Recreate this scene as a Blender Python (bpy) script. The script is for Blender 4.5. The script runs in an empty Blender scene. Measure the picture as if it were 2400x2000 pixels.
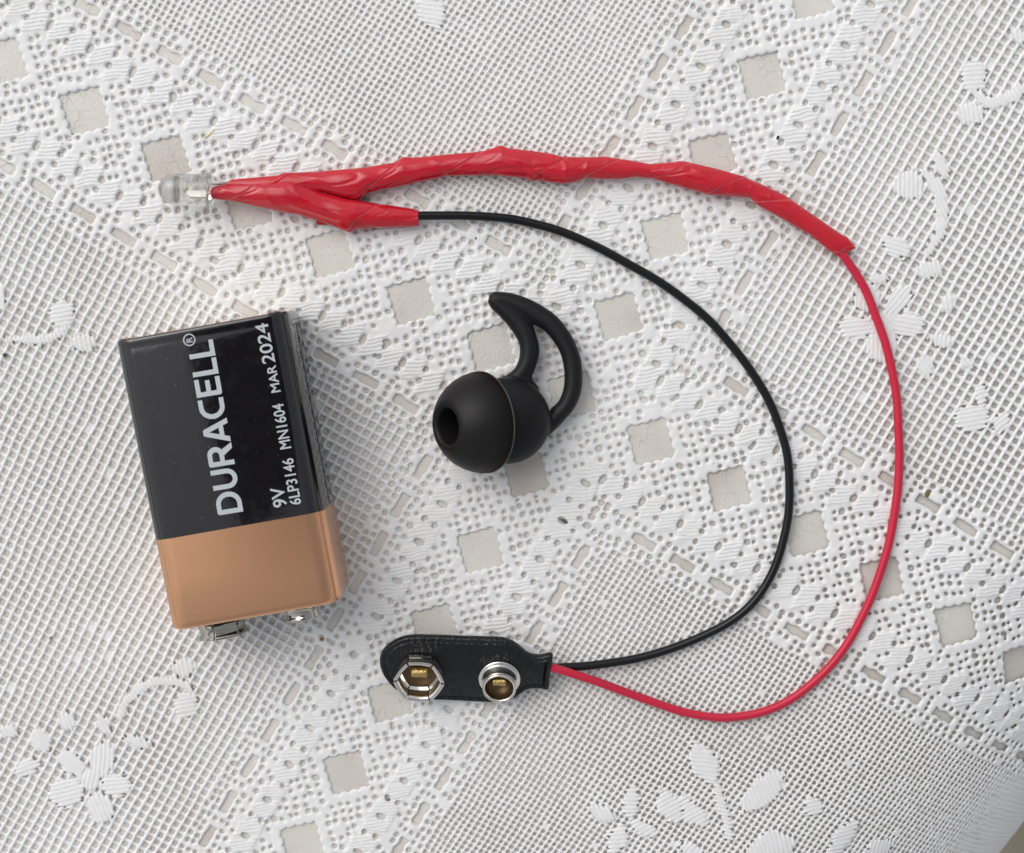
import bpy, bmesh, math, random
import numpy as np
from mathutils import Vector, Matrix

R = math.radians
scene = bpy.context.scene
col = scene.collection
S = 0.001                                     # everything below is written in millimetres

# ------------------------------------------------------------------ camera
F_PX, TILT, DIST = 3718.0, R(-4.3), 260.0     # focal length in photo pixels, tilt, distance (mm)
CAM = DIST * np.array([0.0, -math.sin(TILT), math.cos(TILT)])
cd = bpy.data.cameras.new('camera')
cam = bpy.data.objects.new('camera', cd)
col.objects.link(cam)
cam.location = Vector(CAM * S)
cam.rotation_euler = (TILT, 0, 0)
cd.sensor_width = 36.0
cd.lens = F_PX / 2400.0 * 36.0
cd.clip_start, cd.clip_end = 0.01, 100.0
cd.dof.use_dof = True
cd.dof.focus_distance = 0.254
cd.dof.aperture_fstop = 32.0
scene.camera = cam

# ------------------------------------------------------------------ light
SUN_DIR = Vector((-0.60, 0.55, 1.0)).normalized()
el = math.asin(SUN_DIR.z); az = math.atan2(SUN_DIR.x, SUN_DIR.y)
world = bpy.data.worlds.new('World'); scene.world = world
world.use_nodes = True
nt = world.node_tree; nt.nodes.clear()
sky = nt.nodes.new('ShaderNodeTexSky'); sky.sky_type = 'NISHITA'; sky.sun_disc = False
sky.sun_elevation, sky.sun_rotation = el, az
sky.air_density, sky.dust_density, sky.ozone_density = 1.0, 3.0, 1.0
hs = nt.nodes.new('ShaderNodeHueSaturation'); hs.inputs['Saturation'].default_value = 0.21
bg = nt.nodes.new('ShaderNodeBackground'); bg.inputs['Strength'].default_value = 0.145
wo = nt.nodes.new('ShaderNodeOutputWorld')
nt.links.new(sky.outputs[0], hs.inputs['Color']); nt.links.new(hs.outputs[0], bg.inputs['Color'])
nt.links.new(bg.outputs[0], wo.inputs['Surface'])
sd = bpy.data.lights.new('sun', 'SUN'); sd.energy = 0.85; sd.angle = R(55); sd.color = (1.0, 0.97, 0.93)
sun = bpy.data.objects.new('sun', sd); col.objects.link(sun)
sun.rotation_euler = SUN_DIR.to_track_quat('Z', 'Y').to_euler()
sun.location = (0, 0, 1)
vs = scene.view_settings
scene.display_settings.display_device = 'sRGB'
vs.view_transform = 'Standard'; vs.look = 'None'; vs.gamma = 1.0; vs.exposure = 0.04

# ------------------------------------------------------------------ helpers
def unproj(px, py, z=0.0):
    """photo pixel -> point (mm) on the horizontal plane at height z"""
    x = (px - 1200) / F_PX; y = -(py - 1000) / F_PX
    c, s = math.cos(TILT), math.sin(TILT)
    r = np.array([x, y * c + s, y * s - c])
    return CAM + (z - CAM[2]) / r[2] * r

def V(*a): return Vector(a)

def tag(o, label=None, cat=None, group=None, kind=None):
    if label: o['label'] = label
    if cat: o['category'] = cat
    if group: o['group'] = group
    if kind: o['kind'] = kind
    return o

def empty(name, loc=(0, 0, 0), label=None, cat=None):
    o = bpy.data.objects.new(name, None); col.objects.link(o)
    o.location = Vector(loc) * S; o.empty_display_size = 0.005
    return tag(o, label, cat)

def link_mesh(name, me, mat, parent=None, smooth=True):
    me.materials.append(mat)
    if smooth:
        me.polygons.foreach_set('use_smooth', [True] * len(me.polygons))
    o = bpy.data.objects.new(name, me); col.objects.link(o)
    if parent is not None:
        o.parent = parent
        m = Matrix.Identity(4); p = parent
        while p is not None:                       # parents are only ever translated
            m = Matrix.Translation(-p.location) @ m; p = p.parent
        o.location = m.translation
    return o

def obj(name, verts, faces, mat, parent=None, smooth=True, sharp=None):
    me = bpy.data.meshes.new(name)
    me.from_pydata([tuple(float(c) * S for c in v) for v in verts], [], faces)
    me.validate(); me.update()
    bm = bmesh.new(); bm.from_mesh(me)
    bmesh.ops.recalc_face_normals(bm, faces=bm.faces); bm.to_mesh(me); bm.free()
    o = link_mesh(name, me, mat, parent, smooth)
    if sharp:
        me.set_sharp_from_angle(angle=R(sharp))
    return o

def np_mesh(name, co, quads, mat, parent=None):
    """fast mesh from numpy arrays (mm)"""
    me = bpy.data.meshes.new(name)
    n, f = len(co), len(quads); k = quads.shape[1]
    me.vertices.add(n); me.vertices.foreach_set('co', (co * S).astype(np.float32).ravel())
    me.loops.add(f * k); me.loops.foreach_set('vertex_index', quads.astype(np.int32).ravel())
    me.polygons.add(f)
    me.polygons.foreach_set('loop_start', np.arange(0, f * k, k, dtype=np.int32))
    me.polygons.foreach_set('loop_total', np.full(f, k, dtype=np.int32))
    me.polygons.foreach_set('use_smooth', np.ones(f, dtype=bool))
    me.update(calc_edges=True)
    return link_mesh(name, me, mat, parent, smooth=False)

def catmull(P, n):
    """resample a polyline (array k x d) smoothly into n points at even arc length"""
    P = np.array(P, float)
    ext = np.vstack([2 * P[0] - P[1], P, 2 * P[-1] - P[-2]])
    out = []
    for i in range(1, len(ext) - 2):
        p0, p1, p2, p3 = ext[i - 1], ext[i], ext[i + 1], ext[i + 2]
        t = np.linspace(0, 1, 24, endpoint=False)[:, None]
        out.append(0.5 * ((2 * p1) + (p2 - p0) * t + (2 * p0 - 5 * p1 + 4 * p2 - p3) * t ** 2 + (3 * p1 - p0 - 3 * p2 + p3) * t ** 3))
    out.append(P[-1:]); Q = np.vstack(out)
    d = np.r_[0, np.cumsum(np.linalg.norm(np.diff(Q, axis=0), axis=1))]
    s = np.linspace(0, d[-1], n)
    return np.stack([np.interp(s, d, Q[:, k]) for k in range(Q.shape[1])], 1)

def relax(P, n):
    P = P.copy()
    for _ in range(n): P[1:-1] = 0.25 * P[:-2] + 0.5 * P[1:-1] + 0.25 * P[2:]
    return P

def kink(P, amp, seed):
    r_ = np.random.default_rng(seed); t = np.linspace(0, 1, len(P))
    for k in range(5, 40, 3):
        for ax in (0, 1): P[:, ax] += amp * r_.normal() / k * 4 * np.sin(2 * np.pi * k * t * 0.5 + r_.uniform(0, 6.28)) * np.minimum(1, np.minimum(t, 1 - t) * 12)
    return P

def tube(path, rad, seg=16, cap=True):
    """swept round tube; rad a number or array"""
    P = np.array(path, float); n = len(P)
    rad = np.full(n, rad) if np.isscalar(rad) else np.array(rad)
    T = np.gradient(P, axis=0); T /= np.linalg.norm(T, axis=1)[:, None]
    up = np.array([0, 0, 1.0])
    verts, faces = [], []
    for i in range(n):
        sx = np.cross(T[i], up); sx /= max(np.linalg.norm(sx), 1e-9); sy = np.cross(sx, T[i])
        for k in range(seg):
            a = 2 * math.pi * k / seg
            verts.append(P[i] + rad[i] * (math.cos(a) * sx + math.sin(a) * sy))
    for i in range(n - 1):
        for k in range(seg):
            a, b = i * seg + k, i * seg + (k + 1) % seg
            faces.append((a, b, b + seg, a + seg))
    if cap:
        faces.append(tuple(range(seg))); faces.append(tuple(range((n - 1) * seg, n * seg)))
    return verts, faces

def frame_from_axis(axis, xhint=(1, 0, 0)):
    z = np.array(axis, float); z /= np.linalg.norm(z)
    x = np.array(xhint, float); x -= x.dot(z) * z; x /= np.linalg.norm(x)
    return x, np.cross(z, x), z

def lathe(prof, origin, axis, seg=64, closed=False, xhint=(1, 0, 0), shape=None):
    """profile [(radius, height)...] spun round axis; shape(theta) scales the radius"""
    x, y, z = frame_from_axis(axis, xhint); o = np.array(origin, float)
    verts, faces = [], []
    m = len(prof)
    for k in range(seg):
        a = 2 * math.pi * k / seg
        sc = shape(a) if shape else 1.0
        d = math.cos(a) * x + math.sin(a) * y
        for r, h in prof:
            verts.append(o + r * sc * d + h * z)
    for k in range(seg):
        k2 = (k + 1) % seg
        for i in range(m - 1 if not closed else m):
            j = (i + 1) % m
            faces.append((k * m + i, k2 * m + i, k2 * m + j, k * m + j))
    return verts, faces

# ------------------------------------------------------------------ materials
def mat(name, color, rough=0.5, metal=0.0, spec=0.5, **kw):
    m = bpy.data.materials.new(name); m.use_nodes = True
    b = m.node_tree.nodes['Principled BSDF']
    b.inputs['Base Color'].default_value = (*color, 1)
    b.inputs['Roughness'].default_value = rough
    b.inputs['Metallic'].default_value = metal
    b.inputs['Specular IOR Level'].default_value = spec
    for k, v in kw.items():
        b.inputs[k.replace('_', ' ')].default_value = v
    return m

def N(m, t, **kw):
    n = m.node_tree.nodes.new(t)
    for k, v in kw.items():
        if k in n.inputs: n.inputs[k].default_value = v
        else: setattr(n, k, v)
    return n

def L(m, a, b): m.node_tree.links.new(a, b)
def bsdf(m): return m.node_tree.nodes['Principled BSDF']

def coords(m, scale=1.0):
    tc = N(m, 'ShaderNodeTexCoord'); mp = N(m, 'ShaderNodeMapping')
    mp.inputs['Scale'].default_value = (scale,) * 3 if np.isscalar(scale) else scale
    L(m, tc.outputs['Object'], mp.inputs['Vector']); return mp.outputs[0]

def noise(m, vec, scale, detail=3.0, rough=0.55, dist=0.0):
    n = N(m, 'ShaderNodeTexNoise'); L(m, vec, n.inputs['Vector'])
    n.inputs['Scale'].default_value = scale; n.inputs['Detail'].default_value = detail
    n.inputs['Roughness'].default_value = rough; n.inputs['Distortion'].default_value = dist
    return n.outputs['Fac']

def ramp(m, fac, stops):
    r = N(m, 'ShaderNodeValToRGB'); e = r.color_ramp.elements
    while len(e) < len(stops): e.new(0.5)
    for k, (p, c) in enumerate(stops):
        e[k].position = p; e[k].color = (*c, 1) if len(c) == 3 else c
    L(m, fac, r.inputs['Fac']); return r.outputs['Color']

def mix(m, fac, a, b, mode='MIX'):
    n = N(m, 'ShaderNodeMix', data_type='RGBA', blend_type=mode)
    for s, v in ((n.inputs[0], fac), (n.inputs[6], a), (n.inputs[7], b)):
        if isinstance(v, (float, int)): s.default_value = v
        elif isinstance(v, tuple): s.default_value = (*v, 1)
        else: L(m, v, s)
    return n.outputs[2]

def bump(m, height, dist, strength=1.0, prev=None):
    b = N(m, 'ShaderNodeBump'); b.inputs['Strength'].default_value = strength
    b.inputs['Distance'].default_value = dist
    L(m, height, b.inputs['Height'])
    if prev is not None: L(m, prev, b.inputs['Normal'])
    L(m, b.outputs[0], bsdf(m).inputs['Normal']); return b.outputs[0]

# white moulded vinyl of the cloth, with faint dust in places
M_CLOTH = mat('white_vinyl', (0.80, 0.80, 0.80), 0.48, spec=0.35, Subsurface_Weight=0.10, Subsurface_Radius=(0.0005, 0.0005, 0.0005), Subsurface_Scale=1.0)
v_ = coords(M_CLOTH, 1000.0)
g1 = ramp(M_CLOTH, noise(M_CLOTH, v_, 0.05, 4), [(0.35, (0.80, 0.80, 0.795)), (0.70, (0.765, 0.758, 0.745))])
sp = N(M_CLOTH, 'ShaderNodeTexNoise'); L(M_CLOTH, v_, sp.inputs['Vector']); sp.inputs['Scale'].default_value = 1.1; sp.inputs['Detail'].default_value = 2
dm = ramp(M_CLOTH, sp.outputs['Fac'], [(0.765, (0, 0, 0)), (0.80, (1, 1, 1))])
L(M_CLOTH, mix(M_CLOTH, dm, g1, (0.40, 0.35, 0.29)), bsdf(M_CLOTH).inputs['Base Color'])
bump(M_CLOTH, noise(M_CLOTH, v_, 3.5, 3), 0.00006, 0.5)

# table top under the cloth: pale beige, clear-coated, crackled, here and there pinkish wood
M_TABLE = mat('beige_table', (0.5, 0.47, 0.42), 0.38)
v_ = coords(M_TABLE, 1000.0)
tb = ramp(M_TABLE, noise(M_TABLE, v_, 0.045, 3), [(0.40, (0.69, 0.66, 0.605)), (0.55, (0.62, 0.585, 0.53)), (0.70, (0.52, 0.46, 0.415))])
mpw = N(M_TABLE, 'ShaderNodeMapping'); mpw.inputs['Scale'].default_value = (0.6, 7.0, 1.0); mpw.inputs['Rotation'].default_value = (0, 0, R(18)); L(M_TABLE, v_, mpw.inputs['Vector'])
tb = mix(M_TABLE, ramp(M_TABLE, noise(M_TABLE, mpw.outputs[0], 0.35, 4), [(0.55, (0, 0, 0)), (0.85, (0.3, 0.3, 0.3))]), tb, (0.42, 0.35, 0.31))
vo = N(M_TABLE, 'ShaderNodeTexVoronoi', feature='DISTANCE_TO_EDGE'); vo.inputs['Scale'].default_value = 0.55
vd = N(M_TABLE, 'ShaderNodeMix', data_type='RGBA', blend_type='LINEAR_LIGHT'); vd.inputs[0].default_value = 0.9
nz = N(M_TABLE, 'ShaderNodeTexNoise'); nz.inputs['Scale'].default_value = 0.7; L(M_TABLE, v_, nz.inputs['Vector'])
L(M_TABLE, v_, vd.inputs[6]); L(M_TABLE, nz.outputs['Color'], vd.inputs[7]); L(M_TABLE, vd.outputs[2], vo.inputs['Vector'])
crk = ramp(M_TABLE, vo.outputs['Distance'], [(0.0, (1, 1, 1)), (0.05, (0, 0, 0))])
cm = mix(M_TABLE, 1.0, crk, ramp(M_TABLE, noise(M_TABLE, v_, 0.16, 3), [(0.48, (0, 0, 0)), (0.62, (1, 1, 1))]), 'MULTIPLY')
tb = mix(M_TABLE, mix(M_TABLE, 0.88, cm, (0, 0, 0)), tb, (0.36, 0.31, 0.26))
tb = mix(M_TABLE, ramp(M_TABLE, noise(M_TABLE, v_, 2.2, 2), [(0.66, (0, 0, 0)), (0.76, (0.5, 0.5, 0.5))]), tb, (0.34, 0.30, 0.26))
L(M_TABLE, tb, bsdf(M_TABLE).inputs['Base Color'])
bb = bump(M_TABLE, noise(M_TABLE, v_, 1.6, 5), 0.0003, 0.35)
bump(M_TABLE, cm, 0.0001, 0.6, bb)

M_GROUND = mat('paved_ground', (0.16, 0.14, 0.11), 0.9)
v_ = coords(M_GROUND, 1.0)
mg = N(M_GROUND, 'ShaderNodeMapping'); mg.inputs['Scale'].default_value = (12, 3, 1); mg.inputs['Rotation'].default_value = (0, 0, R(52)); L(M_GROUND, v_, mg.inputs['Vector'])
L(M_GROUND, ramp(M_GROUND, noise(M_GROUND, mg.outputs[0], 1.2, 5), [(0.3, (0.20, 0.185, 0.13)), (0.55, (0.30, 0.26, 0.20)), (0.75, (0.37, 0.33, 0.26))]), bsdf(M_GROUND).inputs['Base Color'])

M_TAPE = mat('red_vinyl_tape', (0.52, 0.010, 0.022), 0.17, spec=0.55)
v_ = coords(M_TAPE, 1000.0)
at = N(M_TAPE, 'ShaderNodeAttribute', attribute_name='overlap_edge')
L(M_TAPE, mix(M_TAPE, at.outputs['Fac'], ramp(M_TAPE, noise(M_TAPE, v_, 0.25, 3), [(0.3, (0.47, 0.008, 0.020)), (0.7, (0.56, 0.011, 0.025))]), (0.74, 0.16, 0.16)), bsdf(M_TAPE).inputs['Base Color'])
bump(M_TAPE, noise(M_TAPE, v_, 0.8, 3), 0.00008, 0.25)
M_RWIRE = mat('red_insulation', (0.55, 0.016, 0.048), 0.34, spec=0.42)
v_ = coords(M_RWIRE, 1000.0); bump(M_RWIRE, noise(M_RWIRE, v_, 0.9, 3), 0.00006, 0.5)
M_BWIRE = mat('black_insulation', (0.006, 0.0065, 0.0075), 0.27, spec=0.33)
v_ = coords(M_BWIRE, 1000.0); bump(M_BWIRE, noise(M_BWIRE, v_, 0.9, 3), 0.00006, 0.5)

M_LABEL = mat('black_label', (0.007, 0.0062, 0.0082), 0.12, spec=0.85)
v_ = coords(M_LABEL, 1000.0)
bump(M_LABEL, noise(M_LABEL, v_, 0.9, 2), 0.00003, 0.25)
L(M_LABEL, ramp(M_LABEL, noise(M_LABEL, v_, 0.5, 5), [(0.35, (0.05, 0.05, 0.05)), (0.55, (0.09, 0.09, 0.09)), (0.75, (0.17, 0.17, 0.17))]), bsdf(M_LABEL).inputs['Roughness'])
ms_ = N(M_LABEL, 'ShaderNodeMapping'); ms_.inputs['Scale'].default_value = (0.25, 9.0, 1.0); ms_.inputs['Rotation'].default_value = (0, 0, R(32)); L(M_LABEL, v_, ms_.inputs['Vector'])
scr = ramp(M_LABEL, noise(M_LABEL, ms_.outputs[0], 1.0, 2), [(0.70, (0, 0, 0)), (0.74, (0.35, 0.35, 0.35))])
spk = ramp(M_LABEL, noise(M_LABEL, v_, 2.4, 1), [(0.775, (0, 0, 0)), (0.79, (1, 1, 1))])
L(M_LABEL, mix(M_LABEL, spk, mix(M_LABEL, scr, (0.007, 0.0062, 0.0082), (0.035, 0.034, 0.038)), (0.10, 0.10, 0.10)), bsdf(M_LABEL).inputs['Base Color'])
M_COPPER = mat('copper_foil', (0.70, 0.37, 0.20), 0.25, metal=1.0)
v_ = coords(M_COPPER, 1000.0)
L(M_COPPER, ramp(M_COPPER, noise(M_COPPER, v_, 6.0, 2), [(0.3, (0.72, 0.380, 0.208)), (0.7, (0.81, 0.445, 0.258))]), bsdf(M_COPPER).inputs['Base Color'])
bump(M_COPPER, noise(M_COPPER, v_, 9.0, 2), 0.00002, 0.5)
M_PRINT = mat('silver_print', (0.47, 0.51, 0.535), 0.35, spec=0.4)
M_PRINT2 = mat('grey_print', (0.30, 0.31, 0.33), 0.4)
M_STEEL = mat('nickel', (0.78, 0.75, 0.69), 0.13, metal=1.0)
v_ = coords(M_STEEL, 1000.0); bump(M_STEEL, noise(M_STEEL, v_, 0.9, 3), 0.00008, 0.35)
M_CHROME = mat('dark_nickel', (0.50, 0.48, 0.43), 0.07, metal=1.0)
M_BRASS = mat('brass', (0.60, 0.42, 0.16), 0.28, metal=1.0)
v_ = coords(M_BRASS, 1000.0); bump(M_BRASS, noise(M_BRASS, v_, 2.0, 3), 0.0002, 0.6)
M_DARKIN = mat('dark_brass', (0.16, 0.105, 0.055), 0.4, metal=0.8)

M_SIL = mat('black_silicone', (0.0065, 0.0065, 0.0072), 0.48, spec=0.27)
v_ = coords(M_SIL, 1000.0)
dst = ramp(M_SIL, noise(M_SIL, v_, 2.6, 2), [(0.735, (0, 0, 0)), (0.76, (0.5, 0.5, 0.5))])
L(M_SIL, mix(M_SIL, dst, (0.008, 0.008, 0.009), (0.12, 0.115, 0.11)), bsdf(M_SIL).inputs['Base Color'])
bump(M_SIL, noise(M_SIL, v_, 5.0, 3), 0.00003, 0.5)
M_TIP = mat('smoky_silicone', (0.0075, 0.0068, 0.0066), 0.48, spec=0.27)
v_ = coords(M_TIP, 1000.0)
dst = ramp(M_TIP, noise(M_TIP, v_, 2.6, 2), [(0.735, (0, 0, 0)), (0.76, (0.5, 0.5, 0.5))])
L(M_TIP, mix(M_TIP, dst, (0.009, 0.008, 0.008), (0.12, 0.115, 0.11)), bsdf(M_TIP).inputs['Base Color'])
bump(M_TIP, noise(M_TIP, v_, 5.0, 3), 0.00003, 0.5)
tr = N(M_TIP, 'ShaderNodeBsdfTranslucent'); tr.inputs['Color'].default_value = (0.34, 0.26, 0.21, 1)
ms = N(M_TIP, 'ShaderNodeMixShader')
at = N(M_TIP, 'ShaderNodeAttribute', attribute_name='thinness'); L(M_TIP, at.outputs['Fac'], ms.inputs[0])
out = [n for n in M_TIP.node_tree.nodes if n.type == 'OUTPUT_MATERIAL'][0]
L(M_TIP, bsdf(M_TIP).outputs[0], ms.inputs[1]); L(M_TIP, tr.outputs[0], ms.inputs[2]); L(M_TIP, ms.outputs[0], out.inputs['Surface'])
M_MARK = mat('moulded_mark', (0.008, 0.0073, 0.007), 0.55, spec=0.27)

M_LEATHER = mat('black_leatherette', (0.006, 0.0063, 0.0075), 0.29, spec=0.42)
tc = N(M_LEATHER, 'ShaderNodeTexCoord'); mp = N(M_LEATHER, 'ShaderNodeMapping'); mp.inputs['Scale'].default_value = (1000, 420, 600)
L(M_LEATHER, tc.outputs['Object'], mp.inputs['Vector'])
nz = N(M_LEATHER, 'ShaderNodeTexNoise'); nz.inputs['Scale'].default_value = 0.8; nz.inputs['Detail'].default_value = 3; L(M_LEATHER, mp.outputs[0], nz.inputs['Vector'])
vd = N(M_LEATHER, 'ShaderNodeMix', data_type='RGBA', blend_type='LINEAR_LIGHT'); vd.inputs[0].default_value = 0.6
L(M_LEATHER, mp.outputs[0], vd.inputs[6]); L(M_LEATHER, nz.outputs['Color'], vd.inputs[7])
vo = N(M_LEATHER, 'ShaderNodeTexVoronoi', feature='DISTANCE_TO_EDGE'); vo.inputs['Scale'].default_value = 0.95; L(M_LEATHER, vd.outputs[2], vo.inputs['Vector'])
bump(M_LEATHER, ramp(M_LEATHER, vo.outputs['Distance'], [(0.0, (0, 0, 0)), (0.26, (1, 1, 1))]), 0.0002, 0.38)

M_GLASS = mat('clear_epoxy', (0.98, 0.98, 0.965), 0.0, Transmission_Weight=1.0, IOR=1.5)
nt_ = M_GLASS.node_tree; tp = N(M_GLASS, 'ShaderNodeBsdfTransparent'); mx = N(M_GLASS, 'ShaderNodeMixShader'); mx.inputs[0].default_value = 0.14
o_ = [n for n in nt_.nodes if n.type == 'OUTPUT_MATERIAL'][0]
L(M_GLASS, bsdf(M_GLASS).outputs[0], mx.inputs[1]); L(M_GLASS, tp.outputs[0], mx.inputs[2]); L(M_GLASS, mx.outputs[0], o_.inputs['Surface'])
M_LEADS = mat('tinned_lead', (0.66, 0.645, 0.60), 0.45, metal=1.0)
M_CUP = mat('yellowish_die_paste', (0.72, 0.68, 0.50), 0.4)

# ------------------------------------------------------------------ ground and table
gr = obj('ground', [(-9000, -9000, -730), (9000, -9000, -730), (9000, 9000, -730), (-9000, 9000, -730)], [(0, 1, 2, 3)], M_GROUND)
tag(gr, kind='structure')

EN = np.array([0.81, -0.59]) / math.hypot(0.81, 0.59)      # the table edge lies towards lower right
S0, RR = 72.0, 55.0                                          # where the rounding starts and its radius

def wrap(X, Y, h=0.0):
    """flat cloth position (mm of arc length) -> point on the table surface, h above it"""
    s = EN[0] * X + EN[1] * Y; t = -EN[1] * X + EN[0] * Y
    a = np.clip((s - S0) / RR, 0, math.pi / 2); ex = np.maximum(0, (s - S0) - RR * math.pi / 2)
    sw = np.where(s > S0, S0 + RR * np.sin(a), s) + h * np.sin(a)
    z = -RR * (1 - np.cos(a)) - ex + h * np.cos(a)
    return np.stack([EN[0] * sw - EN[1] * t, EN[1] * sw + EN[0] * t, z], -1)

def project(W):
    q = W - CAM; c, s = math.cos(TILT), math.sin(TILT)
    y = q[..., 1] * c + q[..., 2] * s; z = -q[..., 1] * s + q[..., 2] * c
    return np.stack([1200 + F_PX * q[..., 0] / -z, 1000 - F_PX * y / -z], -1)

def flat(px, py):
    """photo pixel -> flat cloth position"""
    p = np.array([px, py], float); w = unproj(px, py, 0.0); X, Y = w[0], w[1]
    for _ in range(60):
        e = p - project(wrap(X, Y)); X += e[0] / 14.3 * 0.7; Y -= e[1] / 14.3 * 0.7
    return X, Y

def grid_quads(nx, ny):
    i = np.arange(nx * ny).reshape(ny, nx)
    return np.stack([i[:-1, :-1], i[:-1, 1:], i[1:, 1:], i[1:, :-1]], -1).reshape(-1, 4)

table = empty('table', (0, 0, 0), 'pale beige coated table seen through the holes of the white lace cloth', 'table')
ax_ = np.linspace(-400, 330, 160); ay_ = np.linspace(-330, 400, 160)
gx, gy = np.meshgrid(ax_, ay_)
tw = wrap(gx, gy)
tt = np_mesh('table_top', tw.reshape(-1, 3), grid_quads(160, 160), M_TABLE, table)

# ------------------------------------------------------------------ the lace cloth
PC = np.array([[-0.38689, 0.62769], [-2.33494, -4.05388], [0.04881, 0.06547], [-0.09809, -0.05366], [4.80939, -2.83065],
               [-0.11372, 0.04504], [0.03071, 0.02248], [-0.00281, 0.00261], [0.09965, -0.06028], [0.08617, -0.12197]])
def cloth_uv(X, Y):
    """pattern coordinates: u along the long lace band, v along the crossing one, one unit per diamond"""
    x, y = X / 84, Y / 70; xc = np.clip(x, -1.35, 1.6); yc = np.clip(y, -1.45, 1.35)
    B = [xc ** i * yc ** j for i in range(4) for j in range(4 - i)]
    u = sum(PC[k, 0] * B[k] for k in range(10)) + 4.809 * (x - xc) - 2.335 * (y - yc)
    v = sum(PC[k, 1] * B[k] for k in range(10)) - 2.830 * (x - xc) - 4.054 * (y - yc)
    return u, v

rng = np.random.default_rng(7)
def vnoise(x, y, f, seed):
    """smooth value noise"""
    g = np.random.default_rng(seed).random((256, 256)) * 2 - 1
    x = x * f + 60.3; y = y * f + 71.7
    i = np.floor(x).astype(int); j = np.floor(y).astype(int); a = x - i; b = y - j
    a = a * a * (3 - 2 * a); b = b * b * (3 - 2 * b); i &= 255; j &= 255; i1 = (i + 1) & 255; j1 = (j + 1) & 255
    return (g[j, i] * (1 - a) + g[j, i1] * a) * (1 - b) + (g[j1, i] * (1 - a) + g[j1, i1] * a) * b

STEP = 0.168
XS = np.arange(-97, 111, STEP); YS = np.arange(-99, 82, STEP)
NX, NY = len(XS), len(YS)
X, Y = np.meshgrid(XS, YS)
U0, V0 = cloth_uv(X, Y)
Uc = U0 + 0.012 * vnoise(U0, V0, 2.1, 1) + 0.005 * vnoise(U0, V0, 7.0, 2)
Vc = V0 + 0.012 * vnoise(U0, V0, 2.3, 3) + 0.005 * vnoise(U0, V0, 7.0, 4)
# inverse map (u,v)->(X,Y), fitted
sel = (slice(None, None, 24), slice(None, None, 24))
def pb(u, v, d=5): return np.stack([(u / 6) ** i * (v / 6) ** j for i in range(d + 1) for j in range(d + 1 - i)], -1)
INV = np.linalg.lstsq(pb(Uc[sel].ravel(), Vc[sel].ravel()), np.stack([X[sel].ravel(), Y[sel].ravel()], 1), rcond=None)[0]

AU, AV = np.abs(Uc), np.abs(Vc)
BW = 1.2450                                    # half width of a lace band
band = (AU < BW) | (AV < BW)
dist = np.full(X.shape, 9.0)                   # distance to the nearest hole edge (pattern units)

# --- small holes of the bands, one by one
def near_diamond(u, v, m):
    du, dv = abs(u - round(u)), abs(v - round(v))
    a = (abs(v) < 0.5 and du + abs(v) < m); b = (abs(u) < 0.5 and dv + abs(u) < m)
    return a or b
PX_U = 217.0
BOX = {'a': ((-31, -9, 28, 23, -0.35), (25, 13, 26, 22, -0.35)), 'b': ((11, -23, 33, 19, -0.45), (-12, 24, 33, 19, -0.45))}
def rib_field(t, w, kind, xp=np):
    """distance (photo px, + inside) to the ribbed patches beside each eyelet; t along the band, w across it"""
    best = -99.0
    for sg in (-1, 1):
        dt = ((t - 0.25) * 2 - np.round((t - 0.25) * 2)) / 2; dw = w - sg * 0.62
        du_, dv_ = (dt, dw) if kind == 'a' else (dw, dt)
        for sh in (-0.5, 0.0, 0.5):
            uu, vv_ = (du_ + sh, dv_) if kind == 'a' else (du_, dv_ + sh)
            x = PX_U * (0.866 * uu - 0.5 * vv_); y = PX_U * (0.5 * uu + 0.866 * vv_)
            for cx, cy, hx, hy, lean in BOX[kind]:
                yy = y - cy + 0.14 * (x - cx); xx = x - cx - lean * (y - cy)
                best = np.maximum(best, -np.maximum(np.abs(xx) - hx, np.abs(yy) - hy))
    return best
def in_ribs(u, v, m=0.0):
    return (abs(u) > 0.50 and rib_field(u, v, 'a') > -m * PX_U) or (abs(v) > 0.50 and rib_field(v, u, 'b') > -m * PX_U)
holes = []                                     # u, v, semi-axis along u, semi-axis along v
umin, umax, vmin, vmax = Uc.min(), Uc.max(), Vc.min(), Vc.max()
PT = 0.1010
kk = int(16 / PT)
for i in range(-kk, kk):
    for j in range(-kk, kk):
        p, q = (i + 0.5) * PT, (j + 0.5) * PT
        u, v = (p + q) / math.sqrt(2), (p - q) / math.sqrt(2)
        if not (umin < u < umax and vmin < v < vmax): continue
        if min(abs(u), abs(v)) > 0.80: continue
        u += rng.uniform(-.020, .020); v += rng.uniform(-.020, .020)
        if near_diamond(u, v, 0.365) or in_ribs(u, v, 0.012): continue
        if rng.random() < 0.03: continue
        r = 0.0180 + 0.011 * rng.random() ** 2
        e = rng.uniform(0.85, 1.25)
        if rng.random() < 0.10: r *= 1.35
        holes.append((u, v, r * e, r / e))
def border(fn, lo, hi):
    for k in range(int(lo * 10), int(hi * 10) + 1):
        t = k * 0.1 + 0.05
        f = (t * 2 + 0.25) % 1.0                        # phase inside one slot period
        for sgn in (-1, 1):
            for w in (0.884, 1.114, 1.192):
                if rng.random() < 0.06: continue
                holes.append(fn(t + rng.uniform(-.012, .012), sgn * (w + rng.uniform(-.012, .012)), rng.uniform(.022, .031), rng.uniform(.021, .029)))
            if abs((t * 2) % 1.0 - 0.5) < 0.14:        # between two slots
                for w in (0.95, 1.035):
                    if rng.random() < 0.15: continue
                    holes.append(fn(t + rng.uniform(-.01, .01), sgn * (w + rng.uniform(-.01, .01)), rng.uniform(.018, .025), rng.uniform(.021, .029)))
def fa(t, w, a, b): return (t, w, a, b)
def fb(t, w, a, b): return (w, t, b, a)
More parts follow.
